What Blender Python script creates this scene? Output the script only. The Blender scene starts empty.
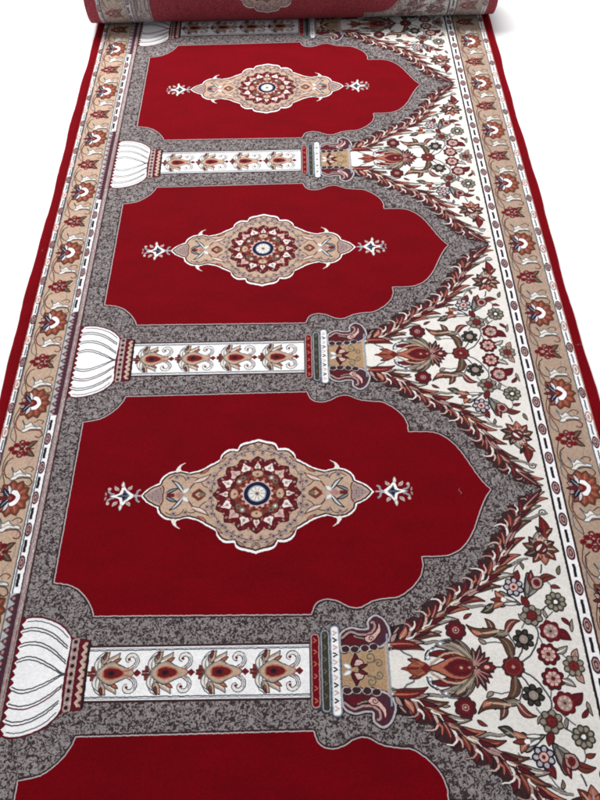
import bpy, bmesh, math, random
from mathutils import Vector, Matrix
from mathutils.geometry import tessellate_polygon

S = 0.01            # pattern is written in centimetres
TH = 0.9            # thickness of the carpet, cm
P = 53.888          # length of one woven repeat, cm
scene = bpy.context.scene
C = scene.collection

# ------------------------------------------------------------------ camera
th, roll_a, yaw = 0.937962, 0.0304424, 0.0141472
cam_d = bpy.data.cameras.new('camera')
cam_d.sensor_fit = 'VERTICAL'
cam_d.sensor_height = 36.0
cam_d.sensor_width = 36.0
cam_d.lens = 36.0
cam_d.clip_start = 0.02
cam_d.clip_end = 200.0
cam = bpy.data.objects.new('camera', cam_d)
C.objects.link(cam)
r0 = Vector((1, 0, 0))
u0 = Vector((0, math.sin(th), math.cos(th)))
f0 = Vector((0, math.cos(th), -math.sin(th)))
cr_, sr_ = math.cos(roll_a), math.sin(roll_a)
right, up = cr_ * r0 - sr_ * u0, sr_ * r0 + cr_ * u0
Rz = Matrix.Rotation(yaw, 3, 'Z')
right, up, fw = Rz @ right, Rz @ up, Rz @ f0
m = Matrix.Identity(4)
for i in range(3):
    m[i][0], m[i][1], m[i][2] = right[i], up[i], -fw[i]
m[0][3], m[1][3], m[2][3] = 51.80 * S, -60.82 * S, (106.95 + TH) * S
cam.matrix_world = m
scene.camera = cam

# ------------------------------------------------------------------ light
world = bpy.data.worlds.new('World')
scene.world = world
world.use_nodes = True
bg = world.node_tree.nodes['Background']
bg.inputs[0].default_value = (0.93, 0.96, 1.0, 1)
bg.inputs[1].default_value = 0.42

def area_light(name, loc, target, sx, sy, power, col):
    d = bpy.data.lights.new(name, 'AREA')
    d.shape = 'RECTANGLE'; d.size = sx; d.size_y = sy; d.energy = power; d.color = col
    o = bpy.data.objects.new(name, d); C.objects.link(o)
    o.location = loc
    o.rotation_euler = (Vector(target) - Vector(loc)).to_track_quat('-Z', 'Y').to_euler()
    return o
area_light('window_light', (0.15, 2.15, 2.1), (0.45, 0.85, 0), 2.0, 1.2, 100, (1.0, 0.985, 0.97))

scene.view_settings.view_transform = 'Standard'
scene.view_settings.look = 'None'
scene.view_settings.exposure = 0.0
scene.view_settings.gamma = 1.0
scene.cycles.filter_width = 1.9

# ------------------------------------------------------------------ materials
def lin(c):
    return tuple(((x / 255) / 12.92) if x / 255 <= 0.04045 else ((x / 255 + 0.055) / 1.055) ** 2.4 for x in c)

MATS = {}
def pile(name, rgb, var=0.22, sheen=0.12, rgb2=None, bump=0.5):
    """dyed wool pile: fibre grain, slow shade drift, sheen, tuft bump"""
    mt = bpy.data.materials.new(name); mt.use_nodes = True
    nt = mt.node_tree; N = nt.nodes; L = nt.links
    b = N['Principled BSDF']
    b.inputs['Roughness'].default_value = 0.92
    b.inputs['Specular IOR Level'].default_value = 0.08
    b.inputs['Sheen Weight'].default_value = sheen
    b.inputs['Sheen Roughness'].default_value = 0.45
    tc = N.new('ShaderNodeTexCoord')
    mp = N.new('ShaderNodeMapping'); L.new(tc.outputs['Object'], mp.inputs[0])
    n1 = N.new('ShaderNodeTexNoise'); n1.inputs['Scale'].default_value = 700; n1.inputs['Detail'].default_value = 2
    n2 = N.new('ShaderNodeTexNoise'); n2.inputs['Scale'].default_value = 9; n2.inputs['Detail'].default_value = 4
    n2.inputs['Roughness'].default_value = 0.6
    mp2 = N.new('ShaderNodeMapping'); mp2.inputs['Scale'].default_value = (1.0, 2.2, 1.0)
    L.new(tc.outputs['Object'], mp2.inputs[0]); L.new(mp2.outputs[0], n2.inputs[0])
    L.new(mp.outputs[0], n1.inputs[0])
    a = N.new('ShaderNodeMapRange'); a.inputs[1].default_value = 0.25; a.inputs[2].default_value = 0.75
    a.inputs[3].default_value = 1 - var; a.inputs[4].default_value = 1 + var * 0.6
    L.new(n1.outputs[0], a.inputs[0])
    c = N.new('ShaderNodeMapRange'); c.inputs[1].default_value = 0.3; c.inputs[2].default_value = 0.7
    c.inputs[3].default_value = 0.93; c.inputs[4].default_value = 1.06
    L.new(n2.outputs[0], c.inputs[0])
    vo = N.new('ShaderNodeTexVoronoi'); vo.inputs['Scale'].default_value = 430
    L.new(mp.outputs[0], vo.inputs['Vector'])
    sp_ = N.new('ShaderNodeSeparateColor'); L.new(vo.outputs['Color'], sp_.inputs[0])
    kn = N.new('ShaderNodeMapRange'); kn.inputs[3].default_value = 1 - var * 0.9; kn.inputs[4].default_value = 1 + var * 0.7
    L.new(sp_.outputs[0], kn.inputs[0])
    mul0 = N.new('ShaderNodeMath'); mul0.operation = 'MULTIPLY'
    L.new(a.outputs[0], mul0.inputs[0]); L.new(kn.outputs[0], mul0.inputs[1])
    mul = N.new('ShaderNodeMath'); mul.operation = 'MULTIPLY'
    L.new(mul0.outputs[0], mul.inputs[0]); L.new(c.outputs[0], mul.inputs[1])
    mix = N.new('ShaderNodeVectorMath'); mix.operation = 'SCALE'
    L.new(mul.outputs[0], mix.inputs['Scale'])
    col = lin(rgb)
    if rgb2 is None:
        mix.inputs[0].default_value = col
    else:                                   # two-colour woven scribble
        n3 = N.new('ShaderNodeTexNoise'); n3.inputs['Scale'].default_value = 205
        n3.inputs['Detail'].default_value = 1.2; n3.inputs['Distortion'].default_value = 1.6
        mp3 = N.new('ShaderNodeMapping'); mp3.inputs['Scale'].default_value = (1.0, 1.0, 0.02)
        L.new(tc.outputs['Object'], mp3.inputs[0]); L.new(mp3.outputs[0], n3.inputs[0])
        r = N.new('ShaderNodeValToRGB')
        r.color_ramp.elements[0].position = 0.46; r.color_ramp.elements[0].color = lin(rgb2) + (1,)
        r.color_ramp.elements[1].position = 0.535; r.color_ramp.elements[1].color = col + (1,)
        L.new(n3.outputs[0], r.inputs[0]); L.new(r.outputs[0], mix.inputs[0])
    L.new(mix.outputs[0], b.inputs['Base Color'])
    bp = N.new('ShaderNodeBump'); bp.inputs['Strength'].default_value = bump; bp.inputs['Distance'].default_value = 0.0012
    L.new(n1.outputs[0], bp.inputs['Height']); L.new(bp.outputs[0], b.inputs['Normal'])
    MATS[name] = mt
    return mt

COL = dict(
    red=(112, 0, 12), crimson=(112, 10, 26), maroon=(92, 24, 34), plum=(74, 42, 54), wine=(108, 30, 34),
    brick=(116, 52, 44), rust=(138, 78, 58), coral=(178, 104, 84), rose=(176, 128, 122), dusty=(172, 140, 134), pink=(208, 176, 168),
    tan=(190, 162, 141), sand=(176, 151, 133), camel=(174, 142, 110), cream=(230, 225, 219), white=(243, 242, 243),
    stone=(146, 136, 126), olive=(112, 104, 88), moss=(60, 58, 48), slate=(100, 106, 112), graphite=(70, 72, 80), bluegrey=(148, 156, 166),
    mauve=(152, 134, 136), navy=(24, 30, 62), ink=(36, 28, 34), umber=(62, 38, 40), brown=(92, 62, 48), silver=(184, 178, 180))
RED_SHEEN = ('red', 'crimson')
for k, v in COL.items():
    mt = pile(k, v, sheen=(0.5 if k in RED_SHEEN else 0.08), var=(0.14 if k == 'red' else 0.1 if k in ('white', 'cream') else 0.18))
    if k == 'red':
        for nd in mt.node_tree.nodes:
            if nd.type == 'MAP_RANGE' and abs(nd.inputs[3].default_value - .93) < .001: nd.inputs[3].default_value = .86; nd.inputs[4].default_value = 1.1
    if k in RED_SHEEN: mt.node_tree.nodes['Principled BSDF'].inputs['Sheen Tint'].default_value = (0.75, 0.01, 0.03, 1)
pile('mottle', (146, 138, 138), rgb2=(60, 48, 50))
def faded(c):       # the woven back of the carpet shows every yarn paler and greyer
    g = 196
    return tuple(int(x * 0.55 + g * 0.45) for x in c)
for k, v in COL.items():
    f = faded(v)
    if k == 'red': f = (156, 70, 78)
    pile(k + '_reverse', f, var=0.35, sheen=0.0)
pile('mottle_reverse', (196, 188, 184), rgb2=(142, 132, 132), sheen=0.0)

def floor_mat():
    mt = bpy.data.materials.new('white_floor'); mt.use_nodes = True
    nt = mt.node_tree; b = nt.nodes['Principled BSDF']
    b.inputs['Roughness'].default_value = 0.75
    n = nt.nodes.new('ShaderNodeTexNoise'); n.inputs['Scale'].default_value = 3
    r = nt.nodes.new('ShaderNodeValToRGB')
    r.color_ramp.elements[0].color = (0.94, 0.94, 0.94, 1); r.color_ramp.elements[1].color = (0.96, 0.96, 0.96, 1)
    nt.links.new(n.outputs[0], r.inputs[0]); nt.links.new(r.outputs[0], b.inputs['Base Color'])
    return mt
MATS['white_floor'] = floor_mat()

# ------------------------------------------------------------------ pattern tools
rnd = random.Random(7)

def cat(pts, closed=False, n=6):
    """smooth curve through points"""
    pts = [tuple(p) for p in pts]; m = len(pts); out = []
    rng = range(m) if closed else range(m - 1)
    for i in rng:
        if closed:
            a, b, c, d = pts[i - 1], pts[i], pts[(i + 1) % m], pts[(i + 2) % m]
        else:
            b, c = pts[i], pts[i + 1]
            a = pts[i - 1] if i else (2 * b[0] - c[0], 2 * b[1] - c[1])
            d = pts[i + 2] if i + 2 < m else (2 * c[0] - b[0], 2 * c[1] - b[1])
        for k in range(n):
            t = k / n; t2 = t * t; t3 = t2 * t
            out.append(tuple(0.5 * (2 * b[j] + (c[j] - a[j]) * t + (2 * a[j] - 5 * b[j] + 4 * c[j] - d[j]) * t2
                                    + (3 * b[j] - a[j] - 3 * c[j] + d[j]) * t3) for j in (0, 1)))
    if not closed: out.append(pts[-1])
    return out

def resample(pts, step, closed):
    q = list(pts) + ([pts[0]] if closed else [])
    out = []
    for a, b in zip(q, q[1:]):
        n = max(1, int(math.hypot(b[0] - a[0], b[1] - a[1]) / step))
        for k in range(n):
            t = k / n; out.append((a[0] + (b[0] - a[0]) * t, a[1] + (b[1] - a[1]) * t))
    if not closed: out.append(q[-1])
    return out

class Pattern:
    """a woven design: flat coloured tufted areas laid side by side and fractionally proud of each other, one mesh"""
    def __init__(self, suffix='', jit=0.042):
        self.v, self.f, self.mi, self.names, self.k = [], [], [], [], 0
        self.suffix, self.jit = suffix, jit
        self.T = lambda u, v: (u, v)
    def _z(self, L):
        self.k += 1
        return L * 0.0042 + (self.k % 17) * 0.00024
    def _m(self, mat):
        mat += self.suffix
        if mat not in self.names: self.names.append(mat)
        return self.names.index(mat)
    def _j(self, p):
        return (p[0] + rnd.uniform(-1, 1) * self.jit, p[1] + rnd.uniform(-1, 1) * self.jit)
    def poly(self, pts, mat, L=1, rough=True):
        if rough: pts = [self._j(p) for p in resample(pts, 0.22, True)]
        pts = [self.T(*p) for p in pts]
        z = self._z(L); base = len(self.v)
        vv = [Vector((p[0], p[1], 0)) for p in pts]
        self.v += [(p[0], p[1], z) for p in pts]
        mi = self._m(mat)
        for t in tessellate_polygon([vv]):
            a, b, c = (vv[i] for i in t)
            cr = (b.x - a.x) * (c.y - a.y) - (b.y - a.y) * (c.x - a.x)
            if abs(cr) < 1e-9: continue
            t = tuple(base + i for i in t)
            self.f.append(t if cr > 0 else t[::-1]); self.mi.append(mi)
    def rect(self, u0, u1, v0, v1, mat, L=0):
        self.poly([(u0, v0), (u1, v0), (u1, v1), (u0, v1)], mat, L, rough=False)
    def line(self, pts, w, mat, L=2, closed=False, taper=0.0, rough=True):
        if rough: pts = [self._j(p) for p in resample(pts, 0.24, closed)]
        n = len(pts)
        if n < 2: return
        Lf, Rt = [], []
        for i, p in enumerate(pts):
            a = pts[i - 1] if (i or closed) else p
            b = pts[(i + 1) % n] if (i < n - 1 or closed) else p
            d = Vector((b[0] - a[0], b[1] - a[1]))
            if d.length < 1e-9: d = Vector((1, 0))
            d.normalize()
            t = i / (n - 1)
            ww = w * 0.5 * (1 - taper * t)
            Lf.append((p[0] - d.y * ww, p[1] + d.x * ww)); Rt.append((p[0] + d.y * ww, p[1] - d.x * ww))
        z = self._z(L); base = len(self.v)
        for a, b in zip(Lf, Rt):
            for q in (a, b):
                q = self.T(*q); self.v.append((q[0], q[1], z))
        mi = self._m(mat)
        for i in range(n if closed else n - 1):
            j = (i + 1) % n
            q = (base + 2 * i, base + 2 * i + 1, base + 2 * j + 1, base + 2 * j)
            a, b, c = (self.v[x] for x in q[:3])
            cr = (b[0] - a[0]) * (c[1] - a[1]) - (b[1] - a[1]) * (c[0] - a[0])
            self.f.append(q if cr > 0 else q[::-1]); self.mi.append(mi)
    def oval(self, cx, cy, rx, ry, mat, L=2, rot=0.0, n=14):
        c, s = math.cos(rot), math.sin(rot)
        pts = []
        for k in range(n):
            a = 2 * math.pi * k / n; x, y = rx * math.cos(a), ry * math.sin(a)
            pts.append((cx + c * x - s * y, cy + s * x + c * y))
        self.poly([self._j(p) for p in pts], mat, L, rough=False)
    def blob(self, pts, fill, edge, L=2, w=0.16, smooth=True):
        q = cat(pts, True, 5) if smooth else pts
        self.poly(q, fill, L); self.line(q, w, edge, L + 1, True)
    def flower(self, cx, cy, r, n, petal, edge, ring=None, eye=None, dot=None, L=3, depth=0.16, rot=0.0):
        """scalloped blossom with edging, petal divisions, ring and eye"""
        def sc(R):
            return [(cx + R * (1 + depth * abs(math.sin(n * a / 2)) - depth) * math.cos(a + rot),
                     cy + R * (1 + depth * abs(math.sin(n * a / 2)) - depth) * math.sin(a + rot))
                    for a in (2 * math.pi * k / (n * 6) for k in range(n * 6))]
        self.poly(sc(r), edge, L, rough=False)
        self.poly(sc(r * 0.83), petal, L + 1, rough=False)
        for k in range(n):
            a = 2 * math.pi * k / n + rot
            self.line([(cx + r * .3 * math.cos(a), cy + r * .3 * math.sin(a)),
                       (cx + r * .84 * math.cos(a), cy + r * .84 * math.sin(a))], r * 0.09, edge, L + 2)
        if ring: self.oval(cx, cy, r * .5, r * .5, ring, L + 3)
        if eye: self.oval(cx, cy, r * .34, r * .34, eye, L + 4)
        if dot: self.oval(cx, cy, r * .15, r * .15, dot, L + 5)
    def leaf(self, base, tip, w, bend, fill, edge, vein=None, L=3, ew=0.14):
        """curved pointed leaf"""
        b, t = Vector(base), Vector(tip); d = t - b; ln = d.length
        nrm = Vector((-d.y, d.x)) / max(ln, 1e-6)
        lo, hi, mid = [], [], []
        N = 9
        for i in range(N + 1):
            s = i / N
            c = b + d * s + nrm * bend * math.sin(math.pi * min(1, s * 1.0)) * (0.4 + 0.6 * s)
            ww = w * (math.sin(math.pi * s ** 0.75)) ** 0.9 * 0.5 if 0 < s < 1 else 0.02
            hi.append(tuple(c + nrm * ww)); lo.append(tuple(c - nrm * ww)); mid.append(tuple(c))
        q = hi + lo[::-1]
        self.poly(q, fill, L, rough=False)
        self.line(q, ew, edge, L + 1, True, rough=False)
        if vein: self.line(mid[:-2], w * 0.26, vein, L + 2, taper=0.6, rough=False)
    def curl(self, cx, cy, r, a0, turns, w, mat, L=3, sgn=1):
        n = int(14 * turns) + 3
        pts = [(cx + r * (1 - .8 * i / n) * math.cos(a0 + sgn * 2 * math.pi * turns * i / n),
                cy + r * (1 - .8 * i / n) * math.sin(a0 + sgn * 2 * math.pi * turns * i / n)) for i in range(n + 1)]
        self.line(pts, w, mat, L, rough=False)
    def build(self, name, parent=None, z=0.0, v=0.0):
        me = bpy.data.meshes.new(name)
        me.from_pydata([(a * S, b * S, c * S) for a, b, c in self.v], [], self.f)
        for nme in self.names: me.materials.append(MATS[nme])
        me.polygons.foreach_set('material_index', self.mi)
        me.update()
        return link(name, me, parent, (0, v * S, z * S))

def link(name, me, parent=None, loc=(0, 0, 0)):
    o = bpy.data.objects.new(name, me); C.objects.link(o)
    o.location = loc
    if parent is not None: o.parent = parent
    return o

def mirrored(p, fn):
    """run a drawing function once as drawn and once mirrored across the motif's axis"""
    fn(); T0 = p.T
    p.T = lambda u, v: T0(u, -v)
    fn(); p.T = T0

def fourfold(p, cu, fn):
    T0 = p.T
    for a in (1, -1):
        for b in (1, -1):
            p.T = lambda u, v, a=a, b=b: T0(cu + a * (u - cu), b * v)
            fn()
    p.T = T0

# ------------------------------------------------------------------ designs
H = P / 2

def field_outline():
    up_ = [(22.0, 19.2)]
    left = cat([(21.6, 19.0), (21.2, 17.9), (20.0, 16.1), (17.9, 14.5), (15.2, 13.95)], n=5)
    tip = cat([(68.0, 10.9), (70.3, 10.85), (72.3, 10.6), (74.1, 9.5), (75.7, 7.4), (77.0, 4.7), (78.3, 1.9), (79.6, 0)], n=5)
    lobe = cat([(51.9, 19.3), (52.5, 17.8), (53.9, 17.1), (55.6, 17.4), (57.0, 18.2), (58.6, 18.4), (60.4, 17.5),
                (62.3, 17.1), (64.2, 16.9), (66.1, 15.6), (67.5, 13.9), (68.05, 12.2)], n=5)
    top = left[::-1] + lobe + tip
    return top + [(u, -v) for u, v in top[::-1][1:]]

def draw_ground(p):
    p.rect(11.5, 88.3, -H, H, 'mottle', 0)

def draw_field(p):
    q = field_outline()
    p.line(q, 0.62, 'umber', 1, True)
    p.poly(q, 'red', 2)
    p.line(q, 0.15, 'silver', 4, True)

def scallop(halves):
    out = []
    for seg in halves: out += cat(seg, n=6)[:-1]
    return out + [halves[-1][-1]]

def draw_medallion(p):
    cu = 43.95
    quarter = scallop([[(26.3, 0), (27.4, 1.15), (28.95, 2.0)],
                       [(28.95, 2.0), (29.25, 2.95), (30.2, 3.85), (31.7, 4.15), (33.4, 3.75)],
                       [(33.4, 3.75), (35.2, 4.3), (36.8, 5.3), (38.15, 6.1)],
                       [(38.15, 6.1), (38.4, 7.1), (39.4, 7.95), (40.85, 7.95)],
                       [(40.85, 7.95), (41.4, 9.0), (42.7, 9.4), (44.0, 9.8)]])
    top = quarter + [(2 * cu - u, v) for u, v in quarter[::-1][1:]]
    q = top + [(u, -v) for u, v in top[::-1][1:-1]]
    p.line(q, 0.38, 'white', 5, True)
    p.poly(q, 'tan', 4)
    def inset(d):
        return [(cu + (u - cu) * (1 - d * .55 / 17), v * (1 - d / 9.5)) for u, v in q]
    p.line(inset(0.36), 0.26, 'umber', 6, True)
    # the two cusped end panels
    def ends():
        p.poly([(27.0, 0), (28.1, .95), (29.4, 1.6), (29.4, 0)], 'mauve', 6)
        p.line(cat([(29.5, 0), (29.6, 1.0), (29.3, 1.75)]), 0.2, 'brick', 8)
        for a, b in ((27.9, .28), (28.5, .75), (28.8, .2), (29.1, 1.15)):
            p.oval(a, b, .26, .24, 'dusty', 8); p.oval(a, b, .1, .1, 'ink', 9)
        p.leaf((30.0, .3), (31.8, 1.15), .55, .12, 'slate', 'ink', 'bluegrey', 7)
        p.leaf((32.6, .5), (30.7, 2.6), .6, -.3, 'bluegrey', 'ink', 'white', 7)
        p.leaf((32.6, .35), (33.5, 1.25), .7, 0, 'cream', 'silver', None, 9)
        p.poly([(31.2, 0), (32.0, .6), (32.8, 0)], 'rose', 8)
        p.line([(30.1, .15), (31.3, .15)], .3, 'wine', 8)
        p.line(cat([(33.2, .5), (33.9, 1.6), (34.6, 2.4), (36.0, 3.3)]), .22, 'brick', 7)
        p.leaf((34.2, 2.2), (36.7, 3.6), .75, -.25, 'pink', 'brown', 'cream', 8)
        p.line([(34.1, 0), (35.0, .85), (36.0, 0)], .5, 'brick', 8)
        p.poly([(34.9, 0), (35.5, .4), (36.2, 0)], 'olive', 9)
        for a, b in ((36.9, .6), (37.3, 1.9), (37.2, 3.3), (38.2, 4.7), (39.6, 6.3), (41.4, 7.2), (43.2, 7.6), (31.4, 3.2), (33.2, 3.0), (38.9, 5.3), (42.3, 8.1), (36.4, 2.1), (40.3, 7.1)):
            p.oval(a, b, .4, .38, 'mauve', 8); p.oval(a, b, .17, .15, 'plum', 9)
            p.line(cat([(a - .5, b + .45), (a, b + .62), (a + .5, b + .4)]), .1, 'stone', 8)
        # horned tendrils
        p.line(cat([(31.3, 4.1), (31.55, 4.8), (31.9, 5.3), (32.6, 5.75)]), .5, 'cream', 7, taper=.85)
        p.line(cat([(31.9, 4.15), (31.75, 4.7), (31.95, 5.2)]), .4, 'cream', 7, taper=.7)
    def scrolls():
        p.line(cat([(37.2, 0), (37.0, 1.4), (37.3, 2.8), (38.0, 4.2), (39.2, 5.7), (40.9, 7.0), (42.6, 7.7), (43.95, 7.9)]), .13, 'brown', 7)
        p.line(cat([(33.6, 3.1), (34.6, 2.9), (35.6, 1.7), (36.3, 1.2)]), .14, 'brown', 7)
        p.line(cat([(30.2, 2.9), (31.2, 3.5), (32.4, 3.3), (32.9, 2.5)]), .14, 'brown', 7)
        p.leaf((37.9, 5.7), (39.0, 6.6), .4, .1, 'rose', 'brown', None, 7, .1)
        p.leaf((41.2, 8.0), (42.4, 8.8), .4, .1, 'rose', 'brown', None, 7, .1)
        p.leaf((36.4, 4.6), (35.0, 3.7), .45, .1, 'coral', 'brown', None, 7, .1)
        p.leaf((43.95, 8.2), (43.3, 9.2), .4, .1, 'mauve', 'brown', None, 7, .1)
    fourfold(p, cu, scrolls)
    fourfold(p, cu, ends)
    # rosette
    R = []
    n = 16
    for k in range(n * 6):
        a = 2 * math.pi * k / (n * 6)
        rr = 6.7 * (1 - .1 * abs(math.sin(n * a / 2)) ** 1.3)
        R.append((cu + rr * math.cos(a), rr * 1.0 * math.sin(a)))
    p.line(R, .2, 'ink', 6, True); p.poly(R, 'maroon', 7, rough=False)
    for k in range(48):
        a = 2 * math.pi * (k + .5) / 48
        p.oval(cu + 6.05 * math.cos(a), 6.05 * math.sin(a), .26, .16, ('brick', 'rose', 'stone')[k % 3], 8, a)
    for k in range(32):
        a = 2 * math.pi * (k + .5) / 32
        p.oval(cu + 7.25 * math.cos(a), 7.25 * math.sin(a), .27, .27, 'mauve', 7); p.oval(cu + 7.25 * math.cos(a), 7.25 * math.sin(a), .11, .11, 'wine', 8)
    for k in range(16):
        a = 2 * math.pi * k / 16
        c, s = math.cos(a), math.sin(a)
        p.oval(cu + 4.45 * math.cos(a + .196), 4.45 * math.sin(a + .196), .3, .24, 'coral', 9, a)
        big = (k % 2 == 0)
        def at(r, t): return (cu + r * c - t * s, r * s + t * c)
        w = .85 if k % 4 else .55
        if k % 4 == 2: w = 1.0
        p.blob([at(4.3, 0), at(4.25, w * .55), at(4.75, w * 1.05), at(5.35, w * .5), at(6.0, 0), at(5.35, -w * .5), at(4.75, -w * 1.05), at(4.25, -w * .55)], 'cream' if k % 4 != 2 else 'pink', 'wine', 8, .2)
        p.oval(*at(4.85, 0), .26, .26, 'dusty', 10)
        p.line([at(5.1, 0), at(5.6, 0)], .12, 'rose', 10)
        for t in (-.62, .62):
            p.line([at(5.5, t * 1.3), at(6.1, t)], .16, 'wine', 9)
    q = [(cu + r * math.cos(a), r * math.sin(a)) for k in range(72) for a in (2 * math.pi * k / 72,)
         for r in (4.05 + .38 * math.cos(8 * a),)]
    p.poly(q, 'brick', 9, rough=False); p.line(q, .2, 'umber', 10, True)
    for k in range(24):
        a = 2 * math.pi * k / 24 + .13
        p.oval(cu + 2.75 * math.cos(a), 2.75 * math.sin(a), .2, .2, 'umber' if k % 2 else 'coral', 10)
    for k in range(8):
        a = 2 * math.pi * k / 8
        c, s = math.cos(a), math.sin(a)
        def at(r, t): return (cu + r * c - t * s, r * s + t * c)
        if k % 2 == 0:
            p.blob([at(2.9, 0), at(3.2, .75), at(3.85, .8), at(4.1, 0), at(3.85, -.8), at(3.2, -.75)], 'tan', 'rust', 10, .14)
            p.oval(*at(3.4, 0), .2, .2, 'rust', 12)
        else:
            p.oval(*at(3.5, .42), .42, .42, 'stone', 10); p.oval(*at(3.5, -.42), .42, .42, 'olive', 10)
            p.oval(*at(3.5, .42), .18, .18, 'cream', 12); p.oval(*at(3.5, -.42), .18, .18, 'plum', 12)
    q = [(cu + r * math.cos(a), r * math.sin(a)) for k in range(96) for a in (2 * math.pi * k / 96,)
         for r in (2.35 + .16 * (1 if math.cos(16 * a) > 0 else -1),)]
    p.poly(q, 'pink', 11, rough=False)
    p.oval(cu, 0, 2.05, 2.05, 'navy', 12, n=28)
    p.oval(cu, 0, 1.42, 1.42, 'bluegrey', 13, n=24)
    p.oval(cu, 0, 1.24, 1.24, 'cream', 14, n=24)
    for k in range(10):
        a = 2 * math.pi * k / 10
        p.line([(cu + .5 * math.cos(a), .5 * math.sin(a)), (cu + 1.2 * math.cos(a), 1.2 * math.sin(a))], .1, 'stone', 15)
    p.oval(cu, 0, .38, .38, 'stone', 15); p.oval(cu, 0, .16, .16, 'wine', 16)

def draw_pendant(p):
    """small pale finial drawn for the left end (tip of the medallion to its right)"""
    def half():
        p.poly(cat([(21.3, 0), (22.4, .3), (22.9, .6), (23.25, 2.0), (23.6, 1.5), (24.2, .85), (25.1, .12), (25.1, 0)], n=3), 'white', 5)
        p.poly([(22.5, 0), (23.3, .35), (23.45, 1.15), (24.0, .55), (24.5, 0)], 'slate', 6)
        p.poly([(23.3, .1), (23.5, .8), (24.1, .1)], 'navy', 7)
        p.poly([(22.3, 0), (22.9, .18), (23.4, 0)], 'moss', 7)
        p.leaf((23.25, 1.5), (23.2, 2.55), .5, 0, 'cream', 'stone', None, 7, .1)
        p.leaf((22.7, .9), (21.9, 1.9), .7, .12, 'pink', 'maroon', 'stone', 4, .12)
        p.leaf((24.0, 1.0), (24.7, 1.9), .7, -.12, 'pink', 'maroon', 'rose', 4, .12)
        p.line(cat([(22.1, .3), (21.5, .45), (21.15, .85), (21.3, 1.25)]), .3, 'bluegrey', 4)
        p.oval(21.2, 1.25, .27, .27, 'pink', 6)
        p.leaf((20.85, .0), (20.65, .85), .42, 0, 'rose', 'maroon', None, 5, .1)
        p.line(cat([(25.1, .05), (25.5, .3), (25.6, .8), (26.0, 1.1)]), .3, 'bluegrey', 5)
    mirrored(p, half)
    p.line([(24.9, 0), (26.3, 0)], .24, 'silver', 6)

def draw_shaft(p):
    p.rect(21.6, 51.7, -3.8, 3.8, 'umber', 2)
    p.rect(21.75, 51.7, -3.5, 3.5, 'white', 3)
    for s in (1, -1):
        p.line([(21.8, 3.08 * s), (51.7, 3.08 * s)], .15, 'graphite', 4)
        p.line([(21.8, 3.28 * s), (51.7, 3.28 * s)], .13, 'bluegrey', 4)
    for k in range(4):
        x = 7.2 * k; T0 = p.T
        p.T = lambda u, v, x=x: T0(u + x, v)
        def half():
            p.poly(cat([(22.0, 0), (21.95, .35), (22.3, .4), (22.35, .95), (22.85, .9), (22.9, .45), (23.2, 0)], n=3), 'brick', 4)
            p.line([(22.1, .25), (22.9, .25)], .13, 'umber', 6)
            # three leaves hugging the bulb
            p.leaf((23.3, .1), (23.7, 2.35), 1.0, .45, 'cream', 'slate', 'stone', 5)
            p.leaf((23.7, 1.2), (24.6, 2.85), .95, .15, 'tan', 'brown', 'stone', 4)
            p.leaf((24.4, 1.4), (26.0, 2.75), .95, -.35, 'tan', 'slate', 'cream', 4)
            p.leaf((23.9, 1.8), (24.2, 2.9), .4, .1, 'brick', 'umber', None, 6)
            p.leaf((25.2, 1.5), (26.2, 2.0), .45, -.1, 'coral', 'brown', None, 6)
            p.line(cat([(23.0, .6), (22.8, 1.5), (23.3, 2.4), (24.0, 2.9)]), .13, 'graphite', 4)
            # curled horn
            q = cat([(26.4, .15), (27.4, .45), (28.2, 1.0), (28.4, 1.75), (27.95, 2.35), (27.3, 2.35), (27.05, 1.85), (27.4, 1.65)])
            p.line(q, .62, 'graphite', 4); p.line(q, .38, 'cream', 5); p.line(q[:22], .16, 'bluegrey', 7)
            p.line(cat([(26.3, .2), (27.4, .35), (28.0, .75)]), .2, 'coral', 8)
            p.oval(27.3, 1.85, .2, .2, 'wine', 6)
        mirrored(p, half)
        def drop(r, e, m_, L):
            q = cat([(25.0 - 1.75 * r, 0), (24.4 - .4 * r, .95 * r), (25.1, 1.45 * r), (26.2, .95 * r), (26.6 + e, .22 * r + .05),
                     (26.6 + e, -.22 * r - .05), (26.2, -.95 * r), (25.1, -1.45 * r), (24.4 - .4 * r, -.95 * r)], True, 4)
            p.poly(q, m_, L)
        drop(1.16, 1.4, 'graphite', 6); drop(1.05, 1.35, 'stone', 7); drop(.93, 1.2, 'tan', 8); drop(.62, .2, 'coral', 9); drop(.48, .0, 'wine', 10)
        p.oval(25.1, 0, .6, .42, 'maroon', 11); p.oval(25.1, 0, .38, .28, 'ink', 12)
        p.poly([(28.0, 0), (28.55, .5), (29.1, 0), (28.55, -.5)], 'wine', 8)
        p.T = T0

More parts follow.
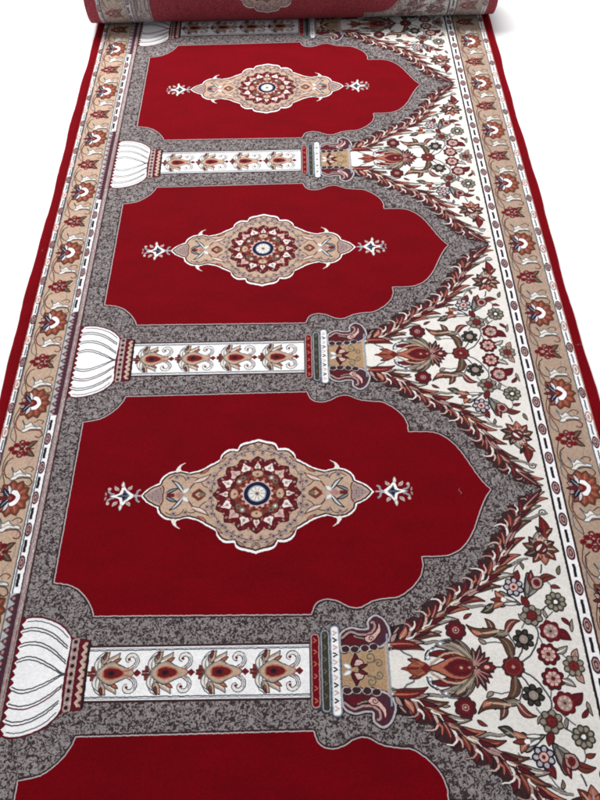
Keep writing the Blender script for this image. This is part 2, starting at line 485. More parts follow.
def draw_dome(p):
    top = cat([(11.75, 7.2), (12.5, 7.75), (13.7, 7.85), (15.4, 7.5), (17.2, 6.7), (18.6, 5.4), (19.1, 4.3)], n=5)
    bot = [(u, -v) for u, v in top[::-1]]
    q = top + [(18.9, 1.7), (18.85, -1.7)] + bot
    p.line(q, .5, 'maroon', 2, True)
    p.poly(q, 'white', 3)
    zz = []
    nz = 15
    for k in range(nz * 2 + 1):
        zz.append((11.6 + (.62 if k % 2 else .14), 8.0 - 16.0 * k / (nz * 2)))
    p.poly([(11.2, 8.0)] + zz + [(11.2, -8.0)], 'crimson', 5)
    p.line(zz, .14, 'maroon', 6)
    for s in (1, -1):
        for d in (0, .42):
            p.line(cat([(12.1, (5.75 + d) * s), (13.4, (6.05 + d) * s), (15.2, (5.7 + d) * s), (17.0, (4.75 + d) * s), (18.7, (3.4 + d * .8) * s)]), .17, 'graphite', 5)
            p.line(cat([(12.1, (3.75 + d) * s), (13.6, (4.05 + d) * s), (15.3, (3.75 + d) * s), (17.1, (2.75 + d) * s), (18.8, (1.35 + d * .7) * s)]), .17, 'maroon' if d and s < 0 else 'graphite', 5)
            p.line(cat([(12.1, (1.6 + d) * s), (13.4, (2.0 + d) * s), (14.9, (1.75 + d) * s), (16.7, (.95 + d * .9) * s), (18.4, (.05 + d * .4) * s), (18.9, d * .3 * s)]), .17, 'graphite', 5)
        p.line(cat([(12.5, 7.3 * s), (13.8, 7.4 * s), (15.4, 7.05 * s), (17.2, 6.2 * s), (18.6, 4.9 * s)]), .15, 'slate', 5)
    # beaded collar and toothed collar
    p.poly([(19.0, 5.0), (21.5, 4.65), (21.8, -4.65), (19.1, -5.0)], 'maroon', 5)
    p.line([(21.65, 4.5), (21.85, -4.5)], .3, 'ink', 6)
    p.line([(19.68, 4.7), (19.82, -4.7)], .95, 'silver', 6)
    for k in range(9):
        v = 4.35 - 8.7 * k / 8
        p.oval(19.75, v, .5, .56, 'dusty', 7); p.oval(19.75, v, .25, .3, 'ink', 8)
    zz = []
    for k in range(17):
        zz.append((20.7 + (.1 if k % 2 else .55), 4.25 - 8.5 * k / 16))
    p.poly([(21.45, 4.3)] + zz + [(21.55, -4.3)], 'tan', 7)
    p.line(zz, .26, 'pink', 8); p.line([(20.35, 4.6), (20.45, -4.6)], .15, 'maroon', 9)
    for k in range(8):
        v = 3.7 - 8.5 * k / 8
        p.poly([(21.6, v + .3), (21.15, v), (21.6, v - .3)], 'umber', 8)

def draw_capital(p):
    def bar(u, hw, hv, m_, edge):
        q = [(u - hw, hv - hw)] + [(u + hw * math.cos(a), hv - hw + hw * math.sin(a)) for a in (math.pi * (1 - k / 6) for k in range(7))] + [(u + hw, hv - hw)]
        q = q + [(a, -b) for a, b in q[::-1]]
        p.line(q, .46, 'graphite', 7, True); p.poly(q, m_, 8); p.line(q, .17, edge, 9, True)
    p.rect(51.5, 55.8, -4.3, 4.3, 'ink', 5)
    bar(52.3, .52, 4.85, 'crimson', 'dusty')
    bar(53.65, .5, 5.35, 'moss', 'bluegrey')
    bar(55.0, .56, 5.95, 'white', 'bluegrey')
    for k in range(6):
        v = -4.0 + 1.6 * k
        p.line([(52.1, v + .3), (52.5, v), (52.1, v - .3)][::1], .17, 'coral', 10)
        p.line([(53.45, v + .9), (53.8, v + .6), (53.45, v + .3)], .17, 'olive', 10)
    for k in range(11):
        v = -5.0 + 1.0 * k
        p.line([(54.7, v + .3), (55.25, v), (54.7, v - .3)], .2, 'ink' if k % 2 else 'pink', 10)
    q = [(55.7, 2.9), (61.9, 3.5), (61.9, -3.5), (55.7, -2.9)]
    p.poly(q, 'camel', 6); p.line([(62.05, 4.8), (62.05, -4.8)], .25, 'bluegrey', 12)
    p.line([(61.8, 3.4), (61.8, -3.4)], .35, 'tan', 8)
    def half():
        # little flower and its scrolls
        p.leaf((57.0, .2), (55.95, .75), .55, 0, 'white', 'silver', None, 9)
        p.leaf((57.2, .3), (57.6, 2.2), .9, -.35, 'maroon', 'ink', 'wine', 9)
        p.blob([(57.4, .5), (57.8, 1.35), (58.5, 1.2), (58.7, .55)], 'pink', 'ink', 10, .14)
        p.leaf((58.0, .15), (59.2, .6), .5, .1, 'wine', 'ink', None, 11)
        p.curl(59.6, 1.6, .75, -2.2, 1.3, .17, 'olive', 9)
        p.curl(60.7, .75, .62, 2.8, 1.3, .17, 'olive', 9, -1)
        p.line(cat([(58.9, .5), (59.4, .85), (60.2, 1.0)]), .15, 'olive', 9)
        # volute
        vo = cat([(55.8, 2.7), (55.8, 4.7), (57.1, 5.6), (58.5, 5.4), (59.6, 5.5), (59.7, 6.6), (60.8, 7.35), (62.0, 6.4), (62.5, 4.6),
                  (61.8, 3.5), (61.0, 3.0), (60.3, 3.3), (59.6, 2.6), (58.7, 3.0), (57.9, 2.5), (57.1, 2.9), (56.4, 2.4)], True, 5)
        p.line(vo, .62, 'ink', 6, True); p.line(vo, .36, 'silver', 7, True); p.poly(vo, 'plum', 8); p.line(vo, .18, 'silver', 9, True)
        p.blob([(56.2, 3.5), (56.3, 4.4), (57.2, 4.8), (58.2, 4.2), (59.2, 3.7), (58.4, 3.3), (57.2, 3.3)], 'maroon', 'umber', 10, .16)
        p.line(cat([(55.9, 4.2), (57.1, 5.05), (58.4, 4.7), (59.7, 4.8), (60.45, 5.5), (60.4, 6.35), (60.0, 6.4)]), .3, 'dusty', 11)
        p.line(cat([(56.0, 3.9), (57.1, 4.75), (58.4, 4.4), (59.3, 4.4)]), .16, 'ink', 12)
        p.line(cat([(57.6, 4.5), (58.6, 4.2), (59.3, 4.1)]), .2, 'stone', 11)
        p.blob([(59.0, 4.1), (59.6, 3.55), (60.3, 3.9), (61.3, 5.2), (61.1, 6.4), (60.8, 5.4), (60.0, 4.7), (59.4, 4.6)], 'pink', 'maroon', 11, .15)
        p.curl(59.9, 4.1, .4, 0, 1.1, .13, 'wine', 13)
        for a, b in ((56.4, 2.75), (57.6, 2.7), (59.0, 2.8), (60.2, 3.0)):
            p.oval(a, b, .66, .52, 'silver', 10); p.oval(a, b, .56, .44, 'umber', 11)
        p.oval(62.9, 4.3, .75, 1.3, 'ink', 6)
    mirrored(p, half)

SPINE = cat([(62.3, 2.9), (64.5, 3.7), (67.0, 5.3), (69.6, 7.4), (72.3, 9.3), (75.2, 11.1), (77.8, 13.4), (79.9, 16.6), (81.7, 20.2), (83.9, 23.2), (87.2, H - .1)], n=8)

def draw_spandrel(p):
    edge = [(62.1, 2.3), (63.9, 2.9), (67, 4.4), (69.5, 6.6), (71.5, 8.1), (73.7, 9.5), (75.6, 10.6), (77.2, 11.9), (79.6, 14.4), (81.2, 17.6), (82.6, 20.8), (84.8, 23.6), (87.35, H)]
    q = edge + [(88.45, H), (88.45, -H)] + [(u, -v) for u, v in edge[::-1]]
    p.poly(q, 'cream', 1, rough=False)

def draw_flowers(p):
    def dots(cx, cy, r, n, rx, m_, L, rot=0.0):
        for k in range(n):
            a = 2 * math.pi * (k + .5) / n + rot
            p.oval(cx + r * math.cos(a), cy + r * math.sin(a), rx, rx * .85, m_, L, a)
    def half():
        for q in ([(79.6, .6), (80.8, 1.3), (81.7, 2.4), (82.5, 3.9), (82.6, 5.0), (82.2, 6.0)], [(79.2, 1.0), (79.8, 1.8), (80.2, 2.6)],
                  [(83.3, 7.5), (84.8, 8.5)], [(82.2, 8.0), (82.1, 8.8), (81.9, 9.7)], [(81.8, 8.4), (80.8, 8.7)], [(84.6, 13.2), (85.0, 14.6)],
                  [(69.9, 3.7), (70.8, 4.0)]):
            p.line(cat(q), .22, 'graphite', 2)
        for q in ([(82.4, 5.2), (83.3, 5.6), (84.2, 6.6), (85.2, 7.5)], [(82.6, 4.2), (82.9, 3.2), (82.9, 2.7)], [(80.5, 5.2), (81.0, 6.0), (81.2, 6.6)], [(85.6, 10.4), (85.6, 11.4), (85.0, 12.2)],
                  [(80.4, 12.6), (81.2, 14.2), (82.6, 15.4)], [(85.3, 1.5), (85.9, .9)], [(77.6, 3.2), (76.4, 3.4), (75.2, 3.2)], [(77.3, 10.6), (77.8, 11.4), (79.0, 11.4)]):
            p.line(cat(q), .17, 'slate', 2)
        for b_, t_, w_, c_ in (((84.2, 6.6), (84.0, 7.9), .5, 'stone'), ((86.2, 6.6), (87.2, 5.4), .6, 'wine'), ((85.6, 11.2), (86.9, 10.9), .6, 'brick'), ((75.4, 3.2), (74.4, 3.9), .6, 'stone'), ((82.0, 14.9), (82.2, 13.8), .5, 'olive'),
                               ((87.0, 12.9), (87.5, 14.3), .6, 'olive'), ((81.2, 6.2), (80.4, 7.3), .5, 'stone'), ((72.8, 6.7), (74.0, 7.4), .5, 'brick'), ((68.2, 4.6), (69.6, 4.9), .5, 'stone'), ((87.2, 4.6), (87.6, 6.4), .5, 'stone')):
            p.leaf(b_, t_, w_, .12, c_, 'umber', None, 3, .12)
        # dark six-lobed blossom
        for k in range(7):
            a = 2 * math.pi * k / 7 + .3
            p.oval(80.5 + .92 * math.cos(a), 3.7 + .92 * math.sin(a), .6, .48, 'ink', 3, a)
            p.oval(80.5 + 1.0 * math.cos(a), 3.7 + 1.0 * math.sin(a), .36, .26, 'moss', 5, a)
        p.oval(80.5, 3.7, .8, .8, 'ink', 6); p.oval(80.5, 3.7, .6, .6, 'stone', 7); p.oval(80.5, 3.7, .28, .28, 'dusty', 8)
        # olive blossom with wine eye
        p.flower(82.2, 7.0, 1.6, 7, 'olive', 'moss', None, None, None, 3, .2)
        dots(82.2, 7.0, 1.05, 7, .38, 'stone', 6)
        p.flower(82.2, 7.0, .85, 6, 'wine', 'umber', 'brick', 'wine', None, 8, .16)
        # ringed blossom
        p.flower(85.85, 8.9, 1.55, 9, 'olive', 'moss', None, None, None, 3, .16)
        dots(85.85, 8.9, 1.0, 9, .3, 'stone', 6)
        p.oval(85.85, 8.9, .62, .62, 'moss', 8); p.oval(85.85, 8.9, .3, .3, 'white', 9)
        # navy-edged blossom with a bud
        p.leaf((80.4, 12.0), (81.4, 13.7), 1.2, -.2, 'wine', 'umber', 'brick', 3)
        p.flower(80.4, 11.2, 1.5, 7, 'graphite', 'navy', None, None, None, 4, .2)
        dots(80.4, 11.2, .95, 7, .34, 'silver', 7)
        p.oval(80.4, 11.2, .72, .72, 'maroon', 8); p.oval(80.4, 11.2, .56, .56, 'pink', 9); p.oval(80.4, 11.2, .25, .25, 'wine', 10)
        # the row of wine blossoms
        p.leaf((84.9, 4.7), (86.9, 3.5), 1.5, .25, 'maroon', 'umber', 'wine', 3)
        p.flower(84.35, 4.75, 1.6, 7, 'wine', 'maroon', None, None, None, 4, .18, .4)
        p.oval(84.35, 4.75, .98, .98, 'dusty', 7); dots(84.35, 4.75, .72, 7, .2, 'pink', 8); p.oval(84.35, 4.75, .45, .45, 'stone', 9); p.oval(84.35, 4.75, .2, .2, 'wine', 10)
        p.leaf((84.6, 1.8), (86.2, 2.7), .9, -.2, 'stone', 'graphite', 'cream', 3)
        p.flower(83.45, 1.62, 1.6, 8, 'maroon', 'umber', None, None, None, 4, .2)
        p.flower(83.45, 1.62, 1.18, 8, 'pink', 'crimson', None, None, None, 7, .16)
        p.oval(83.45, 1.62, .6, .6, 'dusty', 10); p.oval(83.45, 1.62, .3, .3, 'wine', 11)
        p.leaf((86.8, .7), (87.4, 2.3), 1.0, .2, 'dusty', 'umber', 'coral', 3)
        # lily with wine throat
        p.blob([(81.9, 9.6), (81.9, 11.2), (82.7, 13.3), (83.4, 12.4), (84.4, 12.6), (84.6, 11.5), (83.2, 10.4)], 'olive', 'ink', 3, .2)
        p.leaf((82.1, 10.0), (82.7, 12.8), .6, 0, 'stone', 'graphite', None, 5)
        p.leaf((82.3, 9.9), (84.3, 11.4), .5, 0, 'stone', 'graphite', None, 5)
        p.leaf((83.0, 11.2), (83.3, 13.7), 1.0, .1, 'wine', 'umber', 'dusty', 6)
        p.leaf((84.0, 12.0), (86.6, 12.5), 1.1, .45, 'brick', 'umber', 'umber', 5)
        p.blob([(83.0, 11.0), (83.0, 12.2), (83.8, 12.7), (84.6, 12.2), (84.4, 11.2), (83.7, 10.8)], 'dusty', 'umber', 7, .18)
        p.oval(83.75, 11.75, .5, .55, 'wine', 9); p.oval(83.75, 11.75, .2, .2, 'umber', 10)
        # slender lily
        p.leaf((82.0, 8.3), (81.3, 9.9), 1.0, .1, 'wine', 'umber', None, 4)
        p.blob([(81.0, 8.6), (79.3, 8.7), (78.2, 8.3), (77.7, 9.4), (78.4, 10.6), (79.6, 9.9)], 'stone', 'ink', 3, .2)
        p.leaf((80.6, 8.75), (78.3, 8.7), .5, 0, 'cream', 'graphite', None, 5)
        p.leaf((80.4, 9.1), (78.5, 10.0), .5, 0, 'cream', 'graphite', None, 5)
        p.leaf((78.8, 9.2), (77.0, 8.0), .95, -.2, 'coral', 'umber', 'tan', 6)
        p.leaf((78.8, 9.4), (77.7, 10.7), .9, .2, 'coral', 'umber', 'tan', 6)
        p.leaf((78.8, 9.3), (76.9, 9.4), .7, 0, 'brick', 'umber', None, 8)
        p.oval(78.7, 9.35, .38, .32, 'white', 9)
        p.leaf((77.3, 8.7), (75.3, 7.6), 1.1, .3, 'moss', 'ink', 'stone', 5)
        # crescents and acanthus
        p.leaf((78.6, 1.1), (76.8, 4.2), 1.35, -.95, 'brown', 'umber', 'olive', 3)
        p.line(cat([(78.9, 1.6), (79.2, 3.0), (78.6, 4.3), (78.3, 5.2)]), .2, 'graphite', 2)
        p.leaf((78.2, 4.6), (80.5, 6.3), 1.05, .75, 'brick', 'umber', 'dusty', 3)
        p.leaf((78.7, 4.5), (75.2, 5.4), 1.15, .6, 'olive', 'ink', 'stone', 3)
        p.leaf((77.4, 4.9), (73.0, 5.9), 1.4, 1.15, 'brown', 'ink', 'tan', 5)
        p.leaf((76.6, 4.6), (75.7, 6.7), 1.0, -.35, 'brown', 'umber', 'dusty', 3)
        p.leaf((75.0, 4.5), (73.6, 5.3), .8, .3, 'coral', 'brown', 'tan', 8)
        # small round blossom by the palmette
        p.flower(71.5, 5.1, 1.5, 8, 'maroon', 'umber', None, None, None, 9, .16)
        p.flower(71.5, 5.1, .95, 8, 'wine', 'maroon', 'dusty', 'wine', 'pink', 12, .16)
        # large open blossom below the niche point: layered pointed petals
        for a, ln, w_, m_, v_ in ((200, 2.7, 1.3, 'umber', 'olive'), (160, 2.6, 1.4, 'brown', 'stone'), (125, 2.4, 1.3, 'umber', 'dusty'), (235, 2.6, 1.3, 'brick', 'tan'),
                                  (275, 2.6, 1.5, 'coral', 'dusty'), (315, 2.6, 1.4, 'brick', 'tan'), (350, 2.6, 1.5, 'brown', 'tan'), (25, 2.4, 1.4, 'umber', 'dusty'), (90, 2.7, 1.6, 'stone', 'pink'), (62, 2.9, 1.4, 'tan', 'pink')):
            a = math.radians(a)
            p.leaf((85.3 + .2 * math.cos(a), 17.0 + .2 * math.sin(a)), (85.3 + ln * math.cos(a), 17.0 + ln * math.sin(a)), w_, .2, m_, 'umber', v_, 4)
        p.blob([(84.4, 16.8), (84.6, 17.9), (85.5, 18.1), (86.2, 17.4), (86.0, 16.4), (85.1, 16.2)], 'wine', 'umber', 7, .2)
        p.leaf((84.6, 16.6), (85.8, 17.8), .6, .1, 'cream', 'umber', None, 9)
        p.leaf((85.4, 16.4), (86.2, 17.2), .4, -.1, 'pink', 'umber', None, 9)
        p.leaf((86.4, 18.6), (86.1, 22.3), 1.5, -.3, 'wine', 'umber', 'brick', 6)
        p.leaf((86.6, 19.4), (87.6, 20.2), .8, .1, 'brick', 'umber', 'tan', 7)
        p.leaf((86.0, 19.6), (85.2, 20.6), .6, .1, 'umber', 'ink', None, 7)
        p.curl(86.75, 22.8, .66, -2.4, 1.35, .2, 'graphite', 5, -1)
    mirrored(p, half)
    p.flower(78.5, 0, 1.55, 9, 'wine', 'umber', None, None, None, 4, .14)
    p.oval(78.5, 0, 1.1, 1.1, 'brick', 7); p.oval(78.5, 0, .95, .95, 'wine', 8); p.oval(78.5, 0, .24, .24, 'dusty', 10)
    p.line([(76.2, 0), (77.3, 0)], .2, 'graphite', 2)
    p.flower(86.5, 0, 1.5, 8, 'olive', 'moss', None, None, None, 4, .18)
    dots(86.5, 0, 1.0, 8, .34, 'stone', 7)
    p.flower(86.5, 0, .8, 6, 'wine', 'brown', 'brick', 'wine', None, 9, .16)

def draw_palmette(p):
    def half():
        # tail fan
        for a, ln, m_ in ((88, 2.4, 'brown'), (66, 3.0, 'umber'), (46, 2.5, 'plum'), (26, 2.5, 'wine'), (8, 2.6, 'plum')):
            a = math.radians(a)
            p.leaf((73.3, .25), (73.3 + ln * math.cos(a), .25 + ln * math.sin(a)), .95, -.2, m_, 'umber', 'rose', 4)
        # outer wing
        p.leaf((73.4, .7), (68.5, 2.9), 1.5, -1.15, 'stone', 'umber', 'olive', 4)
        p.leaf((73.2, 1.0), (69.6, 3.8), 1.2, -.6, 'brown', 'ink', 'tan', 3)
        p.leaf((73.3, .9), (71.2, 4.0), .9, -.4, 'olive', 'umber', 'stone', 3)
        p.line(cat([(68.2, 2.6), (69.0, 3.5), (70.2, 3.9), (71.6, 3.7)]), .2, 'slate', 6)
        p.line(cat([(66.9, 1.1), (67.2, 2.1), (68.2, 2.8)]), .2, 'navy', 6)
        for a, b in ((67.35, 1.45), (67.9, 2.3), (69.2, 3.3)):
            p.oval(a, b, .34, .34, 'bluegrey', 6); p.oval(a, b, .17, .17, 'white', 7)
        # second tier
        p.leaf((73.0, .6), (67.5, 1.7), 1.35, -.75, 'brick', 'umber', 'coral', 6)
        p.leaf((70.6, 1.6), (67.5, 1.95), 1.0, -.2, 'wine', 'umber', None, 8)
        p.line(cat([(72.8, .9), (71.4, 1.95), (69.8, 1.9), (68.5, 1.2), (67.5, .5)]), .26, 'tan', 9)
        p.line(cat([(65.0, .9), (65.2, 1.6), (64.3, 2.1), (63.6, 2.7)]), .2, 'slate', 4)
    mirrored(p, half)
    body = cat([(67.2, .15), (68.6, .55), (70.0, 1.3), (71.4, 1.55), (72.7, 1.1), (73.3, 0)], n=6)
    q = body + [(u, -v) for u, v in body[::-1][1:]]
    p.poly(q, 'coral', 10); p.line(q, .17, 'umber', 11, True)
    dk = cat([(69.3, 0), (70.4, .85), (71.6, 1.15), (72.7, .8), (73.2, 0)], n=6)
    q = dk + [(u, -v) for u, v in dk[::-1][1:-1]]
    p.poly(q, 'maroon', 12); p.line(q, .14, 'brick', 13, True)
    p.oval(71.6, 0, .9, .5, 'wine', 13); p.oval(71.6, 0, .22, .2, 'tan', 14); p.oval(72.7, 0, .2, .2, 'rose', 14)
    hd = cat([(63.6, 0), (64.5, .25), (65.1, .75), (65.9, 1.0), (66.8, .7), (67.6, .12)], n=5)
    q = hd + [(u, -v) for u, v in hd[::-1][:-1]]
    for s in (1, -1):
        p.leaf((66.6, .5 * s), (64.6, 1.25 * s), .7, -.15 * s, 'brick', 'umber', 'coral', 9)
    p.poly(q, 'rust', 10); p.line(q, .16, 'brick', 11, True)
    p.poly([(66.2, 0), (66.9, .6), (67.5, 0), (66.9, -.6)], 'wine', 12)
    p.line([(64.4, 0), (66, 0)], .3, 'wine', 12); p.line(cat([(65.0, .5), (65.8, .3), (66.4, .6)]), .16, 'coral', 12)
    p.oval(73.6, 0, .3, .24, 'ink', 12); p.oval(73.6, 0, .13, .12, 'pink', 13)
    p.blob([(74.0, 0), (74.8, .55), (75.4, .5), (76.2, 0), (75.4, -.5), (74.8, -.55)], 'wine', 'umber', 11, .18)
    p.oval(75.0, 0, .36, .26, 'pink', 13)

def draw_garland(p):
    L = [0.0]
    for a, b in zip(SPINE, SPINE[1:]): L.append(L[-1] + math.hypot(b[0] - a[0], b[1] - a[1]))
    def at(s):
        s = max(0, min(L[-1] - 1e-6, s))
        for i in range(len(L) - 1):
            if L[i + 1] > s:
                t = (s - L[i]) / (L[i + 1] - L[i]); a, b = SPINE[i], SPINE[i + 1]
                d = Vector((b[0] - a[0], b[1] - a[1])).normalized()
                return Vector((a[0] + (b[0] - a[0]) * t, a[1] + (b[1] - a[1]) * t)), d
    tot = L[-1]
    R = random.Random(21)
    st = []
    s = .9
    while s < tot - 2.6:
        st.append((s, R.random(), R.random())); s += 2.3 + .9 * R.random()
    def half():
        band = []
        for k in range(40):
            pt, d = at(tot * k / 39); nrm = Vector((-d.y, d.x))
            band.append(tuple(pt + nrm * (1.75 + .6 * math.sin(k * 1.45) + .25 * math.sin(k * 3.1)) * min(1, (39 - k) / 5 + .05)))
        p.poly(cat(band, n=2) + [tuple(at(tot * k / 39)[0]) for k in range(39, -1, -1)], 'umber', 3)
        for i, (s, ra, rb) in enumerate(st):
            pt, d = at(s); nrm = Vector((-d.y, d.x))
            k = min(1, (tot - s) / 9 + .2)
            def X(a, b): return tuple(pt + (d * a + nrm * b) * k)
            # grey side: dark lobes, a wine leaf and a pale horned stem
            p.oval(*X(.5 + ra, 1.5), 1.15 * k, .8 * k, 'umber', 3, rot=rb * 3)
            p.leaf(X(-.3, .2), X(.2 + ra, 2.3 + .5 * rb), 1.1 * k, -.3, ('maroon', 'wine', 'umber')[i % 3], 'ink', None, 5)
            p.leaf(X(.7, .3), X(2.4 + .4 * ra, 1.7), .85 * k, -.3, ('brick', 'maroon', 'wine')[i % 3], 'umber', ('rose', 'coral', 'brick')[(i + 1) % 3], 6)
            c = cat([X(-1.3, .05), X(-.3, .5), X(.35, 1.15), X(.2, 1.9), X(-.5, 2.25 + .4 * ra)])
            p.line(c, .62 * k, 'ink', 7, taper=.6); p.line(c, .42 * k, ('cream', 'dusty', 'pink')[i % 3], 8, taper=.65)
            c = cat([X(.1, .85), X(.9, .95), X(1.35, 1.5 + .4 * rb)])
            p.line(c, .36 * k, ('pink', 'cream', 'coral')[i % 3], 8, taper=.6)
            # white side: long pointed leaves fanning forward
            f = (.55 + .45 * k)
            def Y(a, b): return tuple(pt + (d * a - nrm * b) * f)
            p.leaf(Y(-.8, -.1), Y(2.9 + .8 * rb, 1.75 + .7 * ra), 1.12 * f, .55, ('brick', 'brown', 'stone', 'coral')[i % 4], 'umber', ('coral', 'dusty', 'cream', 'wine')[i % 4], 5)
            p.leaf(Y(.2, 0), Y(3.7 + .6 * ra, .7 + .4 * rb), 0.92 * f, .35, ('dusty', 'brick', 'brown', 'tan')[i % 4], 'umber', ('wine', 'tan', 'coral', 'brick')[i % 4], 9)
            p.leaf(Y(-.2, .1), Y(2.0, .9), .6 * f, .2, 'maroon', 'ink', None, 11)
            if i % 3 == 1:
                c = cat([Y(-.6, .2), Y(.6, 1.6), Y(2.0, 2.3), Y(3.0, 3.3)])
                p.line(c, .62, 'graphite', 3, taper=.5); p.line(c, .4, 'stone', 4, taper=.5)
        for (s, ra, rb) in st:
            p.line([tuple(at(s - 1.4 + .25 * q)[0] + Vector((-at(s)[1].y, at(s)[1].x)) * .12 * math.sin(q)) for q in range(9)], .3, 'cream' if ra > .4 else 'dusty', 12, taper=.7)
        p.leaf((84.2, 23.9), (87.3, H - .15), .9, 0, 'maroon', 'umber', 'dusty', 12)
        p.leaf((62.4, 3.3), (66.5, 2.9), 1.1, .35, 'wine', 'umber', 'coral', 13)
        p.leaf((62.5, 3.6), (64.4, 6.0), 1.5, .4, 'umber', 'ink', 'dusty', 8)
        p.leaf((63.8, 4.0), (64.8, 5.9), .9, -.3, 'coral', 'maroon', 'tan', 10)
        p.leaf((62.6, 3.5), (63.6, 4.9), .7, .2, 'dusty', 'ink', None, 11)
    mirrored(p, half)

def draw_border(p, v0, v1, off, inner_left, teeth):
    """one border stripe: off shifts the right-hand design to the left-hand side"""
    o = off
    T0 = p.T
    p.T = lambda u, v: T0(u + o, v)
    p.rect(90.35, 96.75, v0, v1, 'sand' if not inner_left else 'tan', 0)
    K = P / 3
    k0 = int(math.floor(v0 / K)) - 1
    for k in range(k0, int(v1 / K) + 2):
        c = k * K
        if c - 3 < v0 or c + 3 > v1: pass
        if not (v0 + 2.6 < c < v1 - 2.6): continue
        # fan flower
        for j in range(9):
            a = math.radians(-132 + 33 * j)
            cx, cy = 93.6, c
            tx, ty = cx + 2.45 * math.cos(a), cy + 2.95 * math.sin(a)
            p.leaf((cx + .3 * math.cos(a), cy + .4 * math.sin(a)), (cx + 2.75 * math.cos(a), cy + 3.25 * math.sin(a)), 2.1, 0, 'brick', 'brown', None, 3, .2)
        for j in range(9):
            a = math.radians(-132 + 33 * j)
            p.leaf((cx + .9 * math.cos(a), cy + 1.1 * math.sin(a)), (cx + 2.5 * math.cos(a), cy + 3.0 * math.sin(a)), 1.15, 0, 'rust', 'brick', 'coral', 5, .12)
        p.blob([(92.6, c), (93.2, c + 1.3), (94.2, c + 1.3), (94.9, c), (94.2, c - 1.3), (93.2, c - 1.3)], 'white', 'brick', 8, .15)
        p.poly(cat([(92.5, c), (93.2, c + .85), (94.2, c), (93.2, c - .85)], True, 4), 'wine', 10)
        p.oval(93.3, c, .3, .3, 'rust', 11)
        for s in (1, -1):
            p.leaf((93.0, c + .3 * s), (92.0, c + 1.8 * s), .8, .15 * s, 'navy', 'ink', 'bluegrey', 11)
            p.leaf((93.1, c + .8 * s), (92.5, c + 2.4 * s), .7, -.15 * s, 'silver', 'umber', 'white', 10)
            p.leaf((92.6, c + .1 * s), (91.4, c + 1.0 * s), .8, 0, 'pink', 'umber', 'wine', 10)
        p.leaf((92.5, c), (91.1, c), .6, 0, 'wine', 'umber', None, 12)
    for k in range(k0, int(v1 / K) + 2):
        c = (k + .5) * K
        if not (v0 + 2 < c < v1 - 2): continue
        # small blossom of squared petals
        for du, dv in ((-.75, .55), (-.75, -.55), (-.1, 1.05), (-.1, -1.05), (.6, .8), (.6, -.8), (-1.3, .0), (0, .35), (0, -.35), (.85, 0)):
            p.oval(93.3 + du * 1.25, c + dv * 1.2, .56, .48, 'wine', 4, n=7)
            p.oval(93.3 + du * 1.25, c + dv * 1.2, .24, .2, 'dusty' if abs(du) < .2 else 'crimson', 6, n=6)
        p.oval(93.3, c, .35, .35, 'maroon', 8)
        for s in (1, -1):
            p.leaf((94.3, c + .3 * s), (95.6, c + 1.45 * s), .9, .2 * s, 'brown', 'umber', 'olive', 4)
        p.line([(94.1, c), (95.3, c)], .22, 'brown', 3)
    for k in range(2 * k0, 2 * int(v1 / K) + 4):
        c = (k + .5) * K / 2
        if not (v0 + 3.5 < c < v1 - 3.5): continue
        # scrolling stem and white split leaf
        p.line(cat([(92.3, c + 2.9), (91.5, c + 2.1), (91.3, c + .7), (91.9, c - .7), (93.2, c - 1.1), (94.6, c - .9), (95.7, c - 1.1), (96.1, c - 1.9), (95.6, c - 2.4), (95.0, c - 2.1)]), .2, 'brick' if k % 2 else 'brown', 3)
        p.line(cat([(91.6, c + 2.0), (91.0, c - .8), (91.1, c - 2.3), (91.9, c - 3.2)]), .18, 'slate', 2)
        p.blob([(92.4, c + 1.1), (93.1, c + .1), (93.8, c + .65), (94.5, c - .05), (95.6, c - .3), (95.9, c - .8), (94.9, c - .7), (93.9, c - .75), (93.3, c - 1.25), (92.5, c - 1.15), (92.95, c - .4)], 'cream', 'slate', 4, .17)
        p.line(cat([(93.0, c - .7), (93.9, c - .1), (95.0, c - .45)]), .14, 'stone', 6)
        p.line(cat([(94.3, c + .6), (95.2, c + 1.1), (95.9, c + .7), (95.6, c + .2)]), .16, 'brown', 3)
    v = v0 + 1
    vine = []
    while v < v1 - 1:
        vine.append((91.5 + .55 * math.sin(v * 2 * math.pi / (K / 2) + .6), v)); v += .6
    p.line(vine, .17, 'brown', 1)
    p.line([(u + 3.9 + .3 * math.sin(w_ * 1.1), w_) for u, w_ in vine], .12, 'stone', 1)
    # the guard stripes' edging lines
    for u, w, m_ in ((90.4, .3, 'umber'), (96.75, .22, 'slate')):
        p.line([(u, v0), (u, v1)], w, m_, 7)
    p.T = T0

def draw_guard(p, u, hw, v0, v1, per, phase, edges, gaps=None, pale=False):
    p.rect(u - hw, u + hw, v0, v1, 'white', 1)
    for du, w, m_ in edges:
        p.line([(u + du, v0), (u + du, v1)], w, m_, 5)
    k = int(math.floor((v0 - phase) / per))
    while phase + k * per < v1:
        c = phase + k * per
        def ok(x): return v0 + .9 < x < v1 - .9 and (gaps is None or not any(a < x < b for a, b in gaps))
        if ok(c):
            alt = k % 2
            p.oval(u, c, hw * .86, 1.18, 'plum' if alt or not pale else 'rose', 6); p.oval(u, c, hw * .6, .86, 'dusty' if not (pale and not alt) else 'cream', 7)
            p.oval(u, c, hw * .4, .62, 'plum' if alt else 'maroon', 8) if not (pale and not alt) else p.oval(u, c, hw * .3, .5, 'rose', 8); p.oval(u, c, hw * .2, .34, 'dusty', 9)
        if ok(c + per / 2):
            p.line([(u, c + per / 2 - 1.0), (u, c + per / 2 + 1.0)], .42 if not pale else .24, 'ink' if not pale else 'slate', 6)
        k += 1

